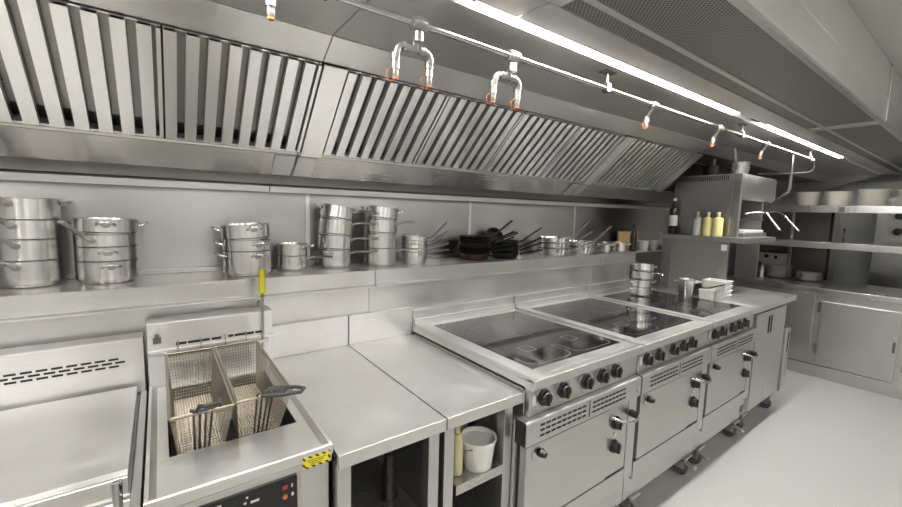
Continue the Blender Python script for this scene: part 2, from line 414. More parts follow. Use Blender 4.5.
def twin(x):
    YD = YP + .022
    r = .0095
    g = G().tube([(x, YP, ZP - .008), (x, YD, ZP - .060)], r, 12)
    g.lathe([(0, -.02), (.019, -.02), (.019, .02), (0, .02)], (x, YP, ZP), 14, 'X')
    g.lathe([(0, 0), (.0135, 0), (.0135, .024), (0, .024)], (x, YP, ZP - .046), 14)
    w = .054; z1 = ZP - .058
    for s in (-1, 1):
        arc = [(x, YD, z1), (x + s * (w - .02), YD, z1)] + [(x + s * (w - .02 + .02 * math.sin(a)), YD, z1 - .02 + .02 * math.cos(a)) for a in (PI / 8, PI / 4, 3 * PI / 8, PI / 2)] + [(x + s * w, YD + .008, z1 - .040)]
        g.tube(arc, r, 12, (0, 1, 0))
        g.lathe([(0, 0), (.0125, 0), (.0125, .018), (0, .018)], (x + s * w, YD + .008, z1 - .040), 14)
        g.lathe([(0, -.012), (.0125, -.010), (.0125, .010), (0, .012)], (x + s * .024, YD, z1), 14, 'X')
    g.build('tee_fitting', 'galv', pipe, smooth=40)
    for s in (-1, 1): nozzle(x + s * w, YD + .008, z1 - .085)
twin(.590); twin(.945)
for x in (.215, 1.83, 2.55, 3.3):
    y2 = YP + (.03 if x > 1 else 0)
    g = G().tube([(x, YP, ZP - .006), (x, y2, ZP - .048)], .0095, 10).lathe([(0, -.018), (.016, -.018), (.016, .018), (0, .018)], (x, YP, ZP), 12, 'X')
    g.build('drop_pipe', 'galv', pipe, smooth=40)
    nozzle(x, y2, ZP - .092)
# drop to the grill
g = G().tube([(3.88, YP, ZP - .006), (3.88, YP, 1.80), (3.885, YP + .005, 1.778), (3.91, YP + .02, 1.768), (4.13, 1.145, 1.70), (4.16, 1.165, 1.695), (4.165, 1.206, 1.72)], .0105, 12)
g.build('grill_supply_pipe', 'chrome', pipe, smooth=50)
g = G().tube([(4.40, YP, ZP), (4.43, YP, ZP - .015), (4.44, YP, ZP - .04), (4.44, YP + .005, 1.985), (4.44, YP + .03, 1.970), (4.44, 1.36, 1.970)], .010, 10)
g.build('return_pipe', 'chrome', pipe, smooth=50)

# ------------------------------------------------------------------ generic equipment parts
def caster(g, gw, x, y, r=.045):
    g.box(x - .045, x + .045, y - .045, y + .045, .118, .128)
    g.tube([(x, y, .125), (x, y, .09)], .014)
    g.box(x - .024, x - .020, y - .03, y + .035, .045, .10).box(x + .020, x + .024, y - .03, y + .035, .045, .10).box(x - .024, x + .024, y - .03, y + .035, .095, .10)
    gw.lathe([(0, -.016), (r - .006, -.016), (r, -.010), (r, .010), (r - .006, .016), (0, .016)], (x, y, r), 20, 'X')
def add_casters(root, xs, ys, brake=True):
    for x in xs:
        for y in ys:
            g, gw = G(), G(); caster(g, gw, x, y)
            c = g.build('caster', 'steel', root, bevel=.001)
            gw.build('wheel', 'rubber', c, smooth=40)
            if brake and y == ys[0]:
                G().prism([(y - .03, .095), (y - .085, .075), (y - .085, .066), (y - .03, .082)], 'X', x - .018, x + .018).build('brake_pedal', 'steel', c, bevel=.001)
def knob(root, x, y, z, r=.032, ring=True):
    k = G().lathe([(0, 0), (r, 0), (r, .006), (r * .86, .009), (r * .80, .022), (r * .70, .026), (0, .026)], (x, y, z), 22, '-Y')
    k.box(x - r * .16, x + r * .16, y - .031, y - .02, z - r * .74, z + r * .74)
    k = k.build('control_knob', 'black', root, bevel=.001, smooth=40)
    if ring: G().lathe([(r * 1.05, .0), (r * 1.25, 0), (r * 1.25, .003), (r * 1.05, .003)], (x, y, z), 24, '-Y').build('dial_ring', 'chrome', k, smooth=40)
    return k
def slots(g, x0, x1, z0, z1, y, cols, rows=3):
    dx = (x1 - x0) / cols; dz = (z1 - z0) / rows
    for r in range(rows):
        for c in range(cols):
            ofs = dx * .5 * (r % 2) if False else 0
            g.box(x0 + c * dx + ofs + dx * .10, x0 + c * dx + ofs + dx * .84, y - .0012, y + .003, z0 + r * dz + dz * .36, z0 + r * dz + dz * .70)

# ------------------------------------------------------------------ ranges
def make_range(x0, x1, xb0, label):
    """x0,x1 hob; xb0 left side of the oven body"""
    xc = (x0 + x1) / 2; root = thing('electric_range', label, 'cooker', (xc, 1.35, 0), 'ceramic hob ranges with ovens')
    B = lambda n, m, g, **k: g.build(n, m, root, **k)
    B('carcass', 'front', G().box(xb0, x1, .990, 1.80, .13, .80).box(x0, x1, .990, 1.80, .80, .905), bevel=.002)
    # hob top
    g = G()
    g.prism([(.945, .952), (.945, .918), (.953, .910), (.990, .910), (.990, .9155), (1.80, .9155), (1.80, .943), (.99, .943), (.98, .952)], 'X', x0, x1)
    B('hob_frame', 'top', g, bevel=.002)
    g = G().prism([(x0, .9432), (x0 + .034, .9432), (x0 + .034, .951), (x0 + .022, .951), (x0 + .017, .9615), (x0, .9615)], 'Y', .947, 1.80)
    B('side_rim', 'top', G().prism([(x1, .9432), (x1 - .022, .9432), (x1 - .022, .951), (x1, .951)], 'Y', .985, 1.80), bevel=.001)
    B('side_rim', 'top', g, bevel=.0015)
    B('rear_upstand', 'top', G().box(x0, x1, 1.786, 1.800, .9435, .985).box(x0, x1, 1.801, 1.834, .91, 1.030), bevel=.002)
    B('rear_strip', 'top', G().box(x0 + .035, x1 - .023, 1.742, 1.785, .9432, .951), bevel=.001); B('front_strip', 'top', G().box(x0 + .035, x1 - .023, .9815, 1.035, .9432, .951), bevel=.001)
    gl = B('ceramic_glass', 'glass', G().box(x0 + .088, x1 - .034, 1.036, 1.741, .9432, .9508), bevel=.001)
    B('glass_border', 'top', G().box(x0 + .0345, x0 + .0875, 1.036, 1.741, .9432, .9505)); B('glass_border', 'top', G().box(x1 - .0335, x1 - .0225, 1.036, 1.741, .9432, .9505))
    gx0, gx1, gy0, gy1 = x0 + .088, x1 - .034, 1.036, 1.741
    zz = .9509
    def outline(g, cx, cy, w, h, t, rad):
        pts = []
        for (sx, sy, a0) in ((1, 1, 0), (-1, 1, 90), (-1, -1, 180), (1, -1, 270)):
            for k in range(5):
                a = math.radians(a0 + 90 * k / 4)
                pts.append((cx + sx * (w - rad) + rad * math.cos(a), cy + sy * (h - rad) + rad * math.sin(a)))
        n = len(pts)
        vo = [g.bm.verts.new((p[0], p[1], zz)) for p in pts]
        vi = [g.bm.verts.new((cx + (p[0] - cx) * (1 - t / w), cy + (p[1] - cy) * (1 - t / h), zz)) for p in pts]
        for i in range(n): g.bm.faces.new((vo[i], vo[(i + 1) % n], vi[(i + 1) % n], vi[i]))
    mx = (gx0 + gx1) / 2; my = (gy0 + gy1) / 2
    for ix in (-1, 1):
        for iy in (-1, 1):
            g = G(); cx, cy = mx + ix * .150, my + iy * .172
            outline(g, cx, cy, .137, .160, .0028, .05); outline(g, cx, cy, .034, .034, .005, .004)
            g.build('zone_marking', 'mark', gl)
    # knob panel
    B('knob_panel', 'front', G().box(x0 + .002, x1 - .002, .966, .989, .808, .909), bevel=.0015)
    for dx in (.080, .194, .343, .455, .557):
        knob(root, x0 + dx, .9655, .866)
        B('indicator_lamp', 'lamp', G().lathe([(0, 0), (.005, 0), (.005, .004), (0, .005)], (x0 + dx + .042, .9655, .868), 10, '-Y'))
    B('rating_plate', 'paper', G().box(x0 + .020, x0 + .036, .9645, .9658, .845, .885))
    # vent panel, a sill that stands forward of the knob panel
    B('vent_panel', 'front', G().prism([(.989, .807), (.942, .806), (.936, .800), (.936, .714), (.942, .712), (.989, .712)], 'X', xb0 + .004, x1 - .003), bevel=.0015)
    g = G(); slots(g, xb0 + .075, xb0 + .36, .728, .790, .9355, 9); B('vent_slots', 'dark', g)
    g = G(); slots(g, xb0 + .40, xb0 + .655, .728, .790, .9355, 9); B('vent_slots', 'dark', g)
    B('panel_divider', 'darksteel', G().box(xb0 + .376, xb0 + .384, .9348, .9359, .724, .795))
    g = G().prism([(x1 - .034, .735), (x1 - .019, .757), (x1 - .034, .779), (x1 - .049, .757)], 'Y', .9335, .9358); B('badge', 'chrome', g, bevel=.0006)
    g = G().prism([(x1 - .034, .744), (x1 - .025, .757), (x1 - .034, .770), (x1 - .043, .757)], 'Y', .9325, .9334); B('badge', 'front', g)
    B('panel_end', 'black', G().box(xb0 + .0005, xb0 + .0036, .940, .989, .714, .804))
    # door, right hand knob column, lower rail
    B('oven_door', 'front', G().box(xb0 + .022, xb0 + .548, .947, .986, .372, .702), bevel=.003)
    B('door_gap', 'dark', G().box(xb0 + .018, xb0 + .552, .982, .9895, .364, .709))
    B('knob_column', 'front', G().box(xb0 + .556, x1 - .075, .953, .989, .372, .704), bevel=.0015)
    B('right_stile', 'front', G().box(x1 - .072, x1 - .003, .950, .989, .300, .706), bevel=.002)
    B('lower_rail', 'front', G().box(xb0 + .004, x1 - .075, .950, .989, .270, .362), bevel=.002)
    kx = xb0 + .612
    knob(root, kx, .9525, .622, .031, False); knob(root, kx, .9525, .508, .031, False)
    B('indicator_lamp', 'lamp', G().lathe([(0, 0), (.009, 0), (.009, .004), (0, .005)], (kx, .9525, .566), 12, '-Y'))
    kb = G().lathe([(0, 0), (.026, 0), (.026, .003), (0, .003)], (xb0 + .072, .9465, .664), 18, '-Y').build('latch_plate', 'chrome', root, smooth=40)
    G().lathe([(0, .003), (.014, .003), (.018, .008), (.011, .028), (0, .030)], (xb0 + .095, .9465, .664), 14, '-Y').build('door_latch', 'black', root, smooth=40)
    hx = x1 - .062
    h = G().tube([(hx, .912, .640), (hx - .02, .898, .640), (hx - .06, .890, .641), (hx - .135, .893, .655), (hx - .165, .905, .668), (hx - .172, .947, .668)], .0062, 10).build('door_handle', 'chrome', root, smooth=50)
    G().lathe([(0, 0), (.013, 0), (.017, .006), (.016, .036), (.010, .040), (0, .040)], (hx, .9495, .640), 18, '-Y').build('handle_boss', 'black', h, smooth=40)
    add_casters(root, (xb0 + .10, x1 - .075), (1.02, 1.70))
    return root
make_range(1.078, 1.822, 1.036, 'ceramic hob range with oven nearest the camera, right beside the steel worktables')
make_range(1.828, 2.598, 1.828, 'middle ceramic hob range with oven, between the other two ranges')
make_range(2.604, 3.342, 2.604, 'third ceramic hob range with oven, the one carrying the stacked pots')

# ------------------------------------------------------------------ end cabinet
cab = thing('end_cabinet', 'tall front steel cupboard with two doors at the far end of the ranges', 'cabinet', (3.73, 1.35, 0))
G().box(3.362, 4.10, .975, 1.80, .165, .905).build('carcass', 'front', cab, bevel=.002)
G().prism([(.945, .952), (.945, .912), (.952, .906), (1.80, .906), (1.80, .952)], 'X', 3.347, 4.215).build('worktop', 'top', cab, bevel=.002)
for a, b, hx in ((3.366, 3.640, 3.618), (3.645, 4.00, 3.672)):
    dd = G().box(a, b, .950, .974, .185, .895).build('door', 'front', cab, bevel=.002)
    G().box(hx - .012, hx + .012, .9465, .952, .725, .855).build('slot_handle', 'black', dd, bevel=.002)
pp = G().box(4.025, 4.118, .935, .974, .175, .700).build('end_post', 'front', cab, bevel=.003)
G().box(4.062, 4.082, .9325, .937, .50, .665).build('slot_handle', 'black', pp, bevel=.002)
g = G()
add_casters(cab, (3.44, 4.03), (1.03, 1.7), False)
G().box(3.362, 4.10, 1.0, 1.79, .1285, .164).build('base_frame', 'front', cab)

# ------------------------------------------------------------------ worktables
def make_table(x0, x1, zs, ys, xl, label):
    t = thing('work_table', label, 'worktable', ((x0 + x1) / 2, 1.4, 0), 'open steel worktables')
    G().prism([(.984, .900), (.984, .860), (.990, .857), (1.0, .857), (1.0, .896), (1.83, .896), (1.83, .900)], 'X', x0, x1).build('table_top', 'top', t, bevel=.002)
    G().box(x0, x1, 1.812, 1.834, .9005, 1.046).build('upstand', 'top', t, bevel=.002)
    for x in (x0 + .002, xl):
        for y in (1.002, 1.76):
            G().box(x, x + .040, y, y + .040, 0.0, .856 if y > 1.5 else .8565).build('leg', 'front', t, bevel=.002)
    g = G().prism([(ys, zs), (ys, zs - .035), (ys + .006, zs - .035), (ys + .006, zs - .004), (1.75, zs - .004), (1.75, zs)], 'X', x0 + .054, xl - .002)
    g.build('lower_shelf', 'steel', t, bevel=.001)
    G().prism([(ys, zs - .40), (ys, zs - .43), (1.75, zs - .43), (1.75, zs - .40)], 'X', x0 + .054, xl - .002).build('bottom_shelf', 'steel', t, bevel=.001)
    for x in (x0 + .014, xl + .02): G().box(x, x + .012, 1.045, 1.755, zs - .5, .85).build('side_panel', 'steel', t)
    G().box(x0 + .055, xl - .003, 1.765, 1.775, .10, .85).build('back_panel', 'steel', t)
    return t
make_table(.3635, .718, .575, 1.004, .664, 'narrow steel worktable between the deep fryer and the other worktable, pepper mill below')
make_table(.7225, 1.0765, .635, 1.000, .9935, 'narrow steel worktable beside the nearest range, white tub on its shelf')

# ------------------------------------------------------------------ fryer
fr = thing('deep_fryer', 'stainless steel deep fryer with two wire baskets and a black control panel', 'fryer', (.155, 1.35, 0))
FX0, FX1, FY0, FY1, ZT = -.052, .358, 1.012, 1.70, .925
TX0, TX1, TY0, TY1 = -.004, .312, 1.200, 1.665
g = G()
# rim frame around the sunken well : outer rim, gently sunken deck, tank opening
g.box(FX0, FX0 + .010, FY0 + .0105, FY1, ZT - .012, ZT).box(FX1 - .010, FX1, FY0 + .0105, FY1, ZT - .012, ZT)
g.prism([(FY0, ZT - .003), (FY0 + .003, ZT), (FY0 + .010, ZT), (FY0 + .010, ZT - .012), (FY0 + .008, ZT - .03), (FY0, ZT - .03)], 'X', FX0, FX1)
g.build('top_rim', 'top', fr, bevel=.002)
zd = ZT - .012
g = G()
g.box(FX0 + .0105, FX1 - .0105, FY0 + .0105, TY0, zd - .004, zd).box(FX0 + .0105, TX0, TY0 + .0005, FY1, zd - .004, zd).box(TX1, FX1 - .0105, TY0 + .0005, FY1, zd - .004, zd).box(TX0 + .0005, TX1 - .0005, TY1, FY1, zd - .004, zd)
g.prism([(FY0 + .0105, ZT - .001), (FY0 + .0105, zd - .003), (FY0 + .030, zd - .003)], 'X', FX0 + .0105, FX1 - .0105)
g.prism([(FX0 + .0105, ZT - .001), (FX0 + .0105, zd - .003), (FX0 + .026, zd - .003)], 'Y', FY0 + .0105, FY1)
g.prism([(FX1 - .0105, ZT - .001), (FX1 - .0105, zd - .003), (FX1 - .026, zd - .003)], 'Y', FY0 + .0105, FY1)
g.build('deck', 'top', fr, bevel=.001)
g = G().box(TX0 - .002, TX0 - .0005, TY0, TY1, .62, zd - .005).box(TX1 + .0005, TX1 + .002, TY0, TY1, .62, zd - .005).box(TX0, TX1, TY0 - .002, TY0 - .0005, .62, zd - .005).box(TX0, TX1, TY1 + .0005, TY1 + .002, .62, zd - .005)
g.box(TX0, TX1, TY0, TY1, .615, .62)
g.build('tank', 'darksteel', fr)
G().box(TX0 + .002, TX1 - .002, TY0 + .002, TY1 - .002, .70, .745).build('frying_oil', 'bottle', fr)
# heating element bars seen between the baskets
g = G()
for k in range(5): g.tube([(.02 + k * .065, TY0 + .03, .80), (.02 + k * .065, TY1 - .03, .80)], .006)
g.build('heating_element', 'iron', fr, smooth=50)
# upstand with slots
g = G().prism([(1.7005, .90), (1.7005, 1.143), (1.704, 1.146), (1.80, 1.146), (1.80, .90)], 'X', FX0, FX1 - .004)
g.build('upstand', 'top', fr, bevel=.002)
g = G().box(.03, .062, 1.699, 1.7015, 1.058, 1.067).box(.066, .135, 1.699, 1.7015, 1.058, 1.067).box(.14, .172, 1.699, 1.7015, 1.058, 1.067)
g.build('upstand_slots', 'dark', fr); g = G().box(.195, .213, 1.699, 1.7015, 1.060, 1.069).box(.217, .285, 1.699, 1.7015, 1.060, 1.069).box(.29, .315, 1.699, 1.7015, 1.060, 1.069)
g.build('upstand_slots', 'dark', fr)
G().box(FX0, FX1 - .004, 1.690, 1.6995, 1.036, 1.050).build('upstand_lip', 'top', fr, bevel=.002)
G().box(-.035, -.012, 1.694, 1.7, 1.073, 1.096).box(-.030, -.017, 1.690, 1.694, 1.09, 1.108).build('hook_bracket', 'darksteel', fr, bevel=.001)
G().box(.0, .33, 1.660, 1.668, 1.030, 1.040).box(-.004, .002, 1.664, 1.689, 1.030, 1.040).box(.326, .332, 1.664, 1.689, 1.030, 1.040).build('basket_rail', 'steel', fr, bevel=.001)
# front and control panel
g = G().prism([(FY0 + .002, ZT - .032), (FY0 + .002, .877), (FY0 + .012, .871), (FY0 + .030, .871), (FY0 + .030, .28), (FY0 + .70, .28), (FY0 + .70, .60), (1.3, .60), (1.12, .60), (1.12, .86), (1.0601, .90), (1.05, ZT - .032)], 'X', FX0, FX1 - .002)
g.build('front_panel', 'front', fr, bevel=.002)
cp = G().box(-.02, .268, FY0 + .018, FY0 + .029, .735, .858).build('control_panel', 'black', fr, bevel=.002)
G().box(-.03, .278, FY0 + .0245, FY0 + .0297, .725, .868).build('panel_trim', 'chrome', fr, bevel=.001)
def sw(x, z, mat, s=.009): 
    G().box(x - s, x + s, FY0 + .0125, FY0 + .018, z - s, z + s).build('rocker_switch', mat, cp, bevel=.002)
sw(.236, .838, 'red', .0065); 
G().lathe([(0, 0), (.0065, 0), (.005, .005), (0, .006)], (.236, FY0 + .018, .810), 14, '-Y').build('pilot_lamp', 'orange', cp, smooth=40)
G().box(.252, .256, FY0 + .0172, FY0 + .0179, .830, .840).box(.252, .258, FY0 + .0172, FY0 + .0179, .806, .815).box(.145, .150, FY0 + .0172, FY0 + .0179, .842, .847).box(.140, .146, FY0 + .0172, FY0 + .0179, .828, .834).box(.155, .175, FY0 + .0172, FY0 + .0179, .826, .832).box(.08, .092, FY0 + .0172, FY0 + .0179, .84, .85).build('panel_print', 'paper', cp)
G().box(.277, .350, FY0 - .0005, FY0 + .0019, .8775, .910).build('warning_sticker', 'hazard', fr)
G().box(.284, .343, FY0 - .0010, FY0 - .0006, .884, .9035).build('sticker_field', 'yellow', fr)
for k in range(3): G().box(.288 + .004 * k, .338 - .006 * k, FY0 - .0014, FY0 - .0011, .898 - k * .0055, .8995 - k * .0055).build('sticker_print', 'black', fr)
G().box(.285, .33, FY0 + .0275, FY0 + .0297, .858, .868).build('rating_plate', 'chrome', fr)
for x in (FX0 + .03, FX1 - .06):
    for y in (1.08, 1.62): G().lathe([(0, 0), (.02, 0), (.02, .03), (.013, .034), (.013, .2795), (0, .2795)], (x + .015, y, 0), 14).build('foot', 'steel', fr, smooth=40)

def make_basket(xa, xb, ya, yb, zr, depth, label, ga, glen, yaw, lift=1):
    org = ((xa + xb) / 2, (ya + yb) / 2, zr - depth)
    t = thing('fryer_basket', label, 'fryer basket', org, 'wire frying baskets')
    ix, iy0, iy1 = .014, .092, .05
    bx0, bx1, by0, by1, zb = xa + ix, xb - ix, ya + iy0, yb - iy1, zr - depth
    P = lambda u, v, w: Vector(((xa + (xb - xa) * u) * w + (bx0 + (bx1 - bx0) * u) * (1 - w), (ya + (yb - ya) * v) * w + (by0 + (by1 - by0) * v) * (1 - w), zb + depth * w))
    g = G(); rw = .0008
    nx, ny, nz = 15, 46, 15
    for i in range(nx + 1):
        u = i / nx
        for v in (0, 1): g.wire(P(u, v, 0), P(u, v, 1), rw)
        g.wire(P(u, 0, 0), P(u, 1, 0), rw)
    for j in range(1, ny):
        v = j / ny
        for u in (0, 1): g.wire(P(u, v, 0), P(u, v, 1), rw)
        g.wire(P(0, v, 0), P(1, v, 0), rw)
    for k in range(0, nz + 1):
        w = k / nz
        for a, b in (((0, 0), (1, 0)), ((1, 0), (1, 1)), ((1, 1), (0, 1)), ((0, 1), (0, 0))):
            g.wire(P(*a, w), P(*b, w), rw)
    g.build('wire_mesh', 'wire', t)
    c = [P(0, 0, 1), P(1, 0, 1), P(1, 1, 1), P(0, 1, 1)]
    g = G()
    for i in range(4): g.tube([c[i], c[(i + 1) % 4]], .0042, 8)
    g.build('rim', 'wire', t, smooth=50)
    mx = (xa + xb) / 2
    g = G()
    for dx in (-.02, -.007, .007, .02):
        g.tube([P(.5 + dx / (xb - xa), 0, 0) + Vector((0, -.003, .0)), P(.5 + dx / (xb - xa), 0, 1) + Vector((0, -.006, .012)), P(.5 + dx / (xb - xa), 0, 1) + Vector((0, -.03, .024))], .0028, 6)
    g.build('handle_stay', 'grip', t, smooth=50)
    # rear hooks
    g = G()
    for u in (.25, .75): g.tube([P(u, 1, 1) + Vector((0, .002, .002)), P(u, 1, 1) + Vector((0, .006, .03)), P(u, 1, 1) + Vector((0, .022, .036))], .0028, 6)
    g.build('rear_hook', 'wire', t, smooth=50)
    # coated grip loop
    f = P(.5, 0, 1) + Vector((0, -.006, .014)); ca, sa = math.cos(yaw), math.sin(yaw)
    loc = lambda s, d, z: f + Vector((s * ca + d * sa, s * sa - d * ca, z * lift))
    g = G().tube([loc(-.024, 0, 0), loc(-.024, .06, .022), loc(-.020, glen * .75, .036), loc(-.012, glen, .04), loc(.012, glen, .04), loc(.020, glen * .75, .036), loc(.024, .06, .022), loc(.024, 0, 0)], .0052, 8)
    for s in (-.012, 0, .012): g.tube([loc(s, .0, .0), loc(s, .045, .018)], .0042, 6)
    g.bar([loc(-.024, .05, .019), loc(.024, .05, .019)], .006, .005)
    g.build('grip', 'grip', t, smooth=50)
    return t
make_basket(.001, .138, 1.135, 1.650, 1.043, .15, 'left wire frying basket hanging over the fryer tank, black grip towards us', 0, .085, .15)
make_basket(.146, .284, 1.140, 1.650, 1.045, .15, 'right wire frying basket over the fryer tank, grip swung out to the right', 0, .10, .95, .2)

sk = thing('skimmer', 'long handled skimmer with a bright yellow grip standing behind the right fryer basket', 'skimmer', (.305, 1.69, .95))
G().tube([(.311, 1.678, .975), (.316, 1.684, 1.10), (.318, 1.694, 1.215)], .0045, 8).build('shaft', 'chrome', sk, smooth=50)
G().bar([(.317, 1.690, 1.205), (.318, 1.694, 1.22), (.319, 1.70, 1.305), (.319, 1.701, 1.312)], .0125, .010, 10).build('grip', 'yellow', sk, smooth=50)
G().lathe([(.0, 0), (.012, 0), (.012, .02), (0, .02)], (.309, 1.686, 1.175), 10).build('collar', 'chrome', sk, smooth=40)
G().box(.300, .322, 1.6755, 1.679, .928, .978).build('blade', 'chrome', sk, bevel=.001)

# ------------------------------------------------------------------ bratt pan on the left
bp = thing('tilting_bratt_pan', 'big steel bratt pan with a closed flat lid, left of the fryer', 'bratt pan', (-.55, 1.4, 0))
G().prism([(1.00, .80), (1.03, .86), (1.115, .885), (1.115, .895), (1.72, .895), (1.72, .14), (1.05, .14), (1.05, .5), (1.0, .52)], 'X', -1.10, -.078).build('body', 'front', bp, bevel=.003)
lid = G().prism([(1.148, .926), (1.150, .905), (1.155, .901), (1.70, .901), (1.70, .934), (1.165, .932)], 'X', -1.06, -.084).build('lid', 'top', bp, bevel=.0012)
G().prism([(1.137, .9295), (1.135, .927), (1.118, .865), (1.130, .865), (1.147, .9285)], 'X', -1.062, -.083).build('lid_edge', 'front', lid, bevel=.002)
G().tube([(-.100, 1.098, .945), (-.100, 1.097, .80), (-.100, 1.096, .64)], .0095, 14).tube([(-.100, 1.108, .84), (-.100, 1.125, .872)], .006).build('lid_handle', 'chrome', lid, smooth=50)
G().box(-.0775, -.058, 1.03, 1.72, .14, .905).build('side_strip', 'front', bp, bevel=.002)
G().prism([(1.722, .90), (1.722, 1.094), (1.725, 1.096), (1.80, 1.096), (1.80, .90)], 'X', -1.10, -.062).build('rear_flue', 'top', bp, bevel=.002)
g = G()
for r in range(3):
    for c in range(26):
        x = -1.02 + c * .0345 + (.017 if r % 2 else 0)
        g.box(x, x + .026, 1.7205, 1.7225, 1.004 + r * .0125, 1.0105 + r * .0125)
g.build('flue_slots', 'dark', bp)
for x in (-1.02, -.14):
    for y in (1.1, 1.66): G().lathe([(0, 0), (.025, 0), (.025, .03), (.016, .034), (.016, .1395), (0, .1395)], (x, y, 0), 14).build('foot', 'steel', bp, smooth=40)

# ------------------------------------------------------------------ pans
def long_handle(g, r, z, ang, rise, L, w=.0105, t=.0055, arch=0.):
    c, s = math.cos(ang), math.sin(ang)
    P = lambda d, h: ((r + d) * c, (r + d) * s, z + h)
    cr, sr = math.cos(rise), math.sin(rise)
    g.bar([P(.0008, 0), P(.014, .003), P(.03, .010)] + [P(.03 + (L - .03) * f * cr, .010 + (L - .03) * f * sr + arch * math.sin(PI * f)) for f in (.33, .66, 1)], w, t, 8)
def ear(g, r, z, ang, w=.026, d=.030, th=.0042, drop=.006):
    def P(a_off, rad, h):
        c, s = math.cos(ang), math.sin(ang)
        return (rad * c - a_off * s, rad * s + a_off * c, z + h)
    g.tube([P(-w, math.sqrt(r * r - w * w) + .001, -.006), P(-w * .95, r + d * .6, 0), P(-w * .5, r + d, drop), P(w * .5, r + d, drop), P(w * .95, r + d * .6, 0), P(w, math.sqrt(r * r - w * w) + .001, -.006)], th, 7)
POT = {}
def make_pot(name, cat, r, vis, nest, mat, handles, hmat=None, seg=40):
    """straight sided pan; vis = height seen when stacked. Local mesh at origin."""
    h = vis + nest
    prof = [(0, 0), (r - .016, 0), (r - .009, .003), (r - .0085, nest - .001), (r - .002, nest + .001), (r, nest + .003), (r, h - .003), (r + .003, h - .001), (r + .003, h), (r - .0015, h - .0004), (r - .0025, h - .004), (r - .0025, nest + .006), (r - .011, nest), (r - .0112, .006), (0, .006)]
    root = bpy.data.objects.new(name, None); COL.objects.link(root); root['_org'] = (0, 0, 0); root['category'] = cat
    G().lathe(prof, seg=seg).build('pan_body', mat, root, smooth=35)
    for hd in handles:
        g = G()
        if hd[0] == 'long': long_handle(g, r, h - .018, *hd[1:])
        else: ear(g, r, h - .016, hd[1])
        ho = g.build('handle', hmat or mat, root, smooth=50)
        rv = G().lathe([(0, 0), (.012, 0), (.011, .0025), (0, .003)], (0, 0, 0), 10, 'X')
        for v in rv.bm.verts:
            v.co = Matrix.Rotation(hd[1], 3, 'Z') @ Vector((v.co.x + r - .0002, v.co.y * 1.2, v.co.z + h - .020))
        rv.build('rivet_plate', 'galv', ho, smooth=40)
    return root
ORD = {2: ['bottom', 'top'], 3: ['bottom', 'middle', 'top'], 4: ['bottom', 'second lowest', 'second highest', 'top'], 5: ['bottom', 'second lowest', 'middle', 'second highest', 'top']}
def stack(name, cat, base, r, viss, nest, handles_per, mat, what, where, group, leans=None, hmat=None):
    lt = 0; z = base[2]; n = len(viss); x, y = base[0], base[1]
    for i, vis in enumerate(viss):
        root = make_pot(name, cat, r, vis, nest, mat, handles_per[i], hmat)
        rot = (0, 0, 0); 
        if leans and leans[i]:
            dx, dy, tx, ty = leans[i]; x += dx; y += dy; rot = (tx, ty, 0)
            z += (abs(math.sin(ty)) - abs(lt)) * (r + .006) + .0012; lt = math.sin(ty)
        root.location = (x, y, z + (.0006 if i else .0005)); root.rotation_euler = rot
        root['_org'] = tuple(root.location)
        root['label'] = '%s %s %s' % (ORD[n][i], what, where); root['group'] = group
        z += vis + (.0006 if i else 0)
D = math.radians
ZS = 1.263
gs = 'saucepans stacked on the wall shelf'
stack('saucepan', 'saucepan', (-.375, 2.000, ZS), .088, [.082, .072, .066, .074], .010,
      [[('long', D(-102), D(16), .15)], [('long', D(-100), D(20), .15)], [('long', D(-103), D(24), .15), ('ear', D(20))], [('long', D(-106), D(28), .15), ('ear', D(20))]],
      'pot', 'steel saucepan in the leftmost stack', 'on the wall shelf', gs)
stack('saucepan', 'saucepan', (-.165, 1.990, ZS), .093, [.072, .052, .046, .050], .010,
      [[('ear', D(-80)), ('ear', D(100))], [('ear', D(-84)), ('ear', D(96))], [('long', D(-112), D(27), .16)], [('ear', D(-88)), ('ear', D(8))]],
      'pot', 'wide steel pan in the second stack from the left', 'on the wall shelf', gs,
      [None, None, None, (.003, 0, 0, D(2.5))])
stack('saucepan', 'saucepan', (.308, 1.940, ZS), .096, [.096, .048, .058], .010,
      [[('ear', D(-75)), ('ear', D(190))], [('ear', D(-72)), ('ear', D(175))], [('ear', D(-80)), ('ear', D(170))]],
      'pot', 'steel pot in the stack of three', 'above the yellow handled skimmer', gs, [None, None, (-.003, 0, 0, D(-3))])
stack('saucepan', 'saucepan', (.509, 1.990, ZS), .068, [.062, .056], .008,
      [[('long', D(-42), D(4), .13)], [('long', D(-60), D(8), .06)]],
      'pot', 'small steel saucepan of the short pair', 'left of the tall stacks on the shelf', gs)
stack('saucepan', 'saucepan', (.722, 2.000, ZS), .084, [.080, .066, .072, .060], .010,
      [[('long', D(-46), D(2), .14)], [('long', D(-44), D(2), .14)], [('long', D(-50), D(4), .13)], [('long', D(-40), D(4), .12), ('ear', D(160))]],
      'pot', 'steel pan in the left tall stack', 'mid shelf, leaning to the right', gs,
      [None, (.001, 0, 0, D(3)), (.003, 0, 0, D(6)), (.005, 0, 0, D(9.5))])
stack('saucepan', 'saucepan', (.956, 1.955, ZS), .084, [.086, .076, .066, .058], .010,
      [[('long', D(-42), D(2), .14)], [('long', D(-38), D(2), .12)], [('long', D(-50), D(6), .10)], [('ear', D(-30)), ('ear', D(150))]],
      'pot', 'steel pan in the right tall stack', 'mid shelf, beside the nested saucepans', gs, [None, None, (.002, 0, 0, D(2.5)), (.004, 0, 0, D(6))])
